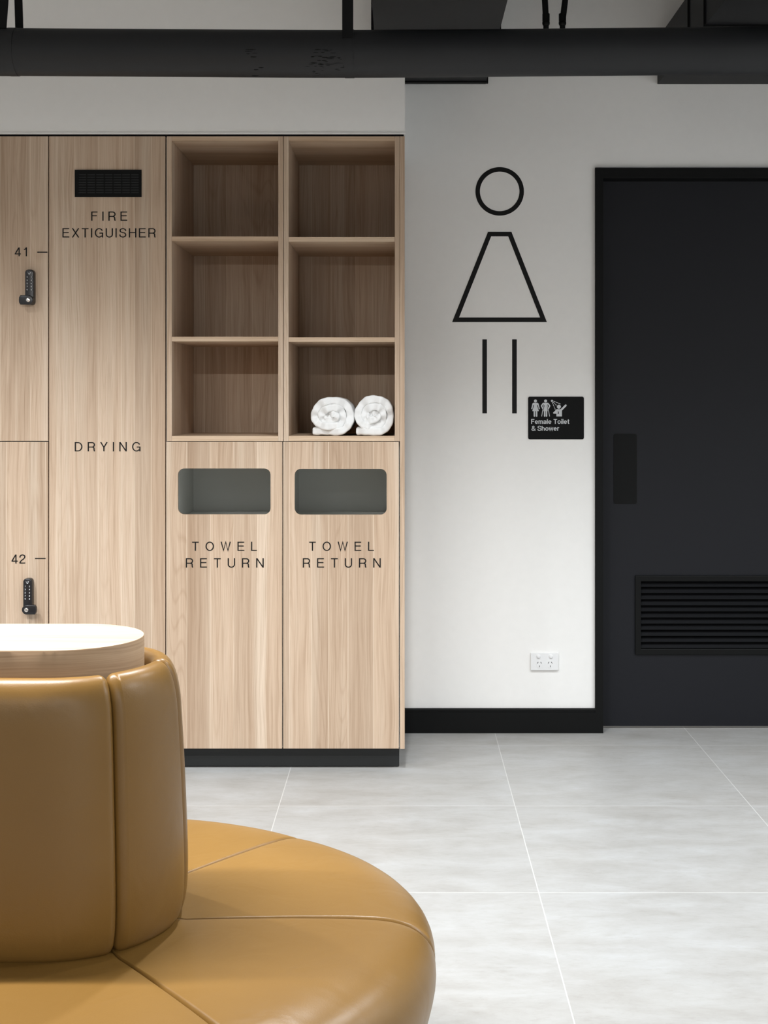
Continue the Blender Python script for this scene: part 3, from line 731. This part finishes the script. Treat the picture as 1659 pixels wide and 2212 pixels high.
hanger('black strap hanger with two splayed straps near the pipe end', 30, 112.6, [(16, -pr*.5, 20*YP/F, 11), (33, pr*.5, 17*YP/F, 35)], .026)

zdb = Z(181, YW-.01)
def duct(label, x0, x1, h, y0, fl):
    o = thing('air_duct', label, 'duct', (x0, YW, zdb), 'black ducts above the pipe')
    obj('duct_body', bx(x0, x1, y0, YW-.002, zdb, zdb+h, bev=.002), DUCTM, o)
    for yy in fl:
        f = .007; bm = bmesh.new()
        box(bm, x0-f, x1+f, yy, yy+.022, zdb-f, zdb-.0001); box(bm, x0-f, x0-.0001, yy, yy+.022, zdb, zdb+h); box(bm, x1+.0001, x1+f, yy, yy+.022, zdb, zdb+h)
        obj('flange', bm, BLACK, o)
duct('black rectangular duct above the timber shelves, behind the pipe', X(808, 4.863), X(1080, 4.863), .20, 1.5, (YW-.06, 4.90))
duct('larger black duct above the door, behind the pipe', X(1420, YW), X(1420, YW)+1.3, .19, 1.5, (4.80, 5.07))

def drop(label, x_top, x_bot):
    yy = 5.45
    o = thing('service_tube', label, 'tube', (X(x_bot, yy), yy, Z(100, yy)), 'thin black tubes behind the pipe')
    kx = (x_top-x_bot)/50.0
    zt = ZC; z45 = Z(36, yy)
    xt = X(x_bot, yy)+(X(x_top, yy)-X(x_bot, yy))*((zt-Z(50, yy))/(Z(0, yy)-Z(50, yy)))
    bm = bmesh.new(); tube(bm, [(xt, yy, zt), (X(x_bot+kx*12, yy), yy, z45)], 6.6*yy/F, 16); obj('insulated_tube', bm, STRAPM, o, smooth=50)
    bm = bmesh.new(); tube(bm, [(X(x_bot, yy), yy, Z(30, yy)), (X(x_bot, yy), yy, Z(46, yy))], 8*yy/F, 16); ball(bm, (X(x_bot, yy), yy, Z(50, yy)), 8.3*yy/F); obj('valve', bm, BLACK, o, smooth=50)
    bm = bmesh.new(); p = [(X(x_bot, yy), yy, Z(52, yy)), (X(x_bot, yy), yy, Z(86, yy)), (X(x_bot, yy), yy+.01, Z(94, yy)), (X(x_bot, yy), yy+.03, Z(98, yy)), (X(x_bot, yy), YW+.02, Z(98, yy))]
    tube(bm, p, 6*yy/F, 14); obj('elbow_tube', bm, STRAPM, o, smooth=60)
drop('thin black tube with round valve, next to the shelf duct', 1177, 1179.5)
drop('thin black tube with round valve, nearer the door', 1221, 1215)

# ------------------------------------------------------------------ round ended bench with table core
BX, BY = -0.612, 2.466      # centre of the visible round end
LN = 1.05                   # straight length to the other end
bench = thing('upholstered_bench', 'tan leather round ended bench with central backrest and pale timber table top', 'bench', (BX-LN/2, BY, 0))
def ray(th):
    """point and outward direction on the stadium core for a running parameter: degrees round the ends, metres on the straights"""
    kind, v = th
    if kind == 'r': a = math.radians(v); return Vector((BX, BY, 0)), Vector((math.cos(a), math.sin(a), 0))
    if kind == 'l': a = math.radians(v); return Vector((BX-LN, BY, 0)), Vector((math.cos(a), math.sin(a), 0))
    if kind == 'f': return Vector((BX-v, BY, 0)), Vector((0, 1, 0))
    return Vector((BX-v, BY, 0)), Vector((0, -1, 0))
def run(*segs):
    out = []
    for kind, a, b in segs:
        n = 26 if kind in 'rl' else 18
        for i in range(n+1):
            q = (kind, a+(b-a)*i/n)
            if out and i == 0: continue
            out.append(q)
    return out
S = 52
PANELS = [run(('r', -S, 0)), run(('r', 0, S)), run(('r', S, 90), ('f', 0, LN/2)), run(('f', LN/2, LN), ('l', 90, 180-S)), run(('l', 180-S, 180)), run(('l', 180, 180+S)),
          run(('l', 180+S, 270), ('n', LN, LN/2)), run(('n', LN/2, 0), ('r', 270, 360-S))]
def loft(params, prof, rref, er, ed, crown=0.0, mat=LEATHER, closed=True):
    """prof: (r, z) loop; er: rounding width at the panel ends (m), ed: how far the ends sink"""
    R = [ray(q) for q in params]
    dist = [0.0]
    for i in range(1, len(R)): dist.append(dist[-1]+((R[i][0]+R[i][1]*rref)-(R[i-1][0]+R[i-1][1]*rref)).length)
    T = dist[-1]
    # dense samples near both ends
    ds = sorted(set([er*(1-math.cos(PI/2*i/7)) for i in range(8)]+[T-er*(1-math.cos(PI/2*i/7)) for i in range(8)]+[er+(T-2*er)*i/34 for i in range(35)]))
    bm = bmesh.new(); rings = []
    cz = sum(p[1] for p in prof)/len(prof); cr = sum(p[0] for p in prof)/len(prof)
    nrm = []
    for i in range(len(prof)):
        a, b = prof[i-1], prof[(i+1) % len(prof)]
        d = Vector((b[0]-a[0], b[1]-a[1])).normalized(); q = Vector((d.y, -d.x))
        nrm.append(q)
    area = sum(prof[i-1][0]*prof[i][1]-prof[i][0]*prof[i-1][1] for i in range(len(prof)))
    if area < 0: nrm = [-q for q in nrm]
    for s in ds:
        j = 0
        while j < len(dist)-2 and dist[j+1] < s: j += 1
        f = (s-dist[j])/max(1e-9, dist[j+1]-dist[j])
        o = R[j][0].lerp(R[j+1][0], f); d = R[j][1].lerp(R[j+1][1], f).normalized()
        e = min(s, T-s); x = max(0, 1-e/er); sink = ed*(1-math.sqrt(max(0, 1-x*x)))
        cr_ = crown*math.sin(PI*s/T)**.7 if 0 < s < T else 0
        ring = []
        for (r, z), q in zip(prof, nrm):
            rr, zz = r-q.x*sink+q.x*cr_, z-q.y*sink+max(0, q.y)*cr_*.5
            p = o+d*rr; ring.append(bm.verts.new((p.x, p.y, zz)))
        rings.append(ring)
    K = len(prof)
    for q, w in zip(rings, rings[1:]):
        for k in range(K): bm.faces.new((q[k], q[(k+1) % K], w[(k+1) % K], w[k]))
    bm.faces.new(rings[0]); bm.faces.new(rings[-1][::-1])
    return bm
seat_prof = spl([(.15, .30), (.15, .446), (.22, .452), (.32, .455), (.44, .456), (.54, .4545), (.595, .449), (.635, .434), (.660, .408), (.668, .372), (.660, .325), (.642, .27), (.615, .225), (.585, .205), (.50, .20), (.15, .20), (.15, .24)], 3)
back_prof = spl([(.150, .46), (.150, .62), (.150, .86), (.152, .900), (.158, .916), (.170, .921), (.184, .914), (.196, .893), (.2035, .858), (.207, .815), (.2125, .71), (.217, .60), (.218, .53), (.214, .485), (.203, .458), (.18, .452), (.16, .452)], 3)
for pz in PANELS:
    obj('seat_cushion', loft(pz, seat_prof, .645, .011, .016, .009), LEATHER, bench, smooth=50)
for pz in PANELS:
    obj('backrest_panel', loft(pz, back_prof, .205, .018, .017, .003), LEATHER, bench, smooth=50)
def stad(r0, prof, mat_split=None):
    ps = run(('r', -90, 90), ('f', 0, LN), ('l', 90, 270), ('n', LN, 0))[:-1]
    bm = bmesh.new(); rings = []
    for r, z in prof: rings.append([bm.verts.new(ray(q)[0]+ray(q)[1]*r+Vector((0, 0, z))) for q in ps])
    for q, w in zip(rings, rings[1:]):
        for k in range(len(ps)): bm.faces.new((q[k], q[(k+1) % len(ps)], w[(k+1) % len(ps)], w[k]))
    bm.faces.new(rings[0][::-1]); f = bm.faces.new(rings[-1]); f.material_index = 1
    return bm
o = obj('table_top', stad(0, [(.1415, .47), (.1415, .9615), (.1405, .963)]), [RIM, TOPW], bench, smooth=40)
o['label'] = 'pale timber table top on thick timber rim'
obj('plinth', stad(0, [(.52, .0), (.52, .205)]), BLACK, bench, smooth=40)
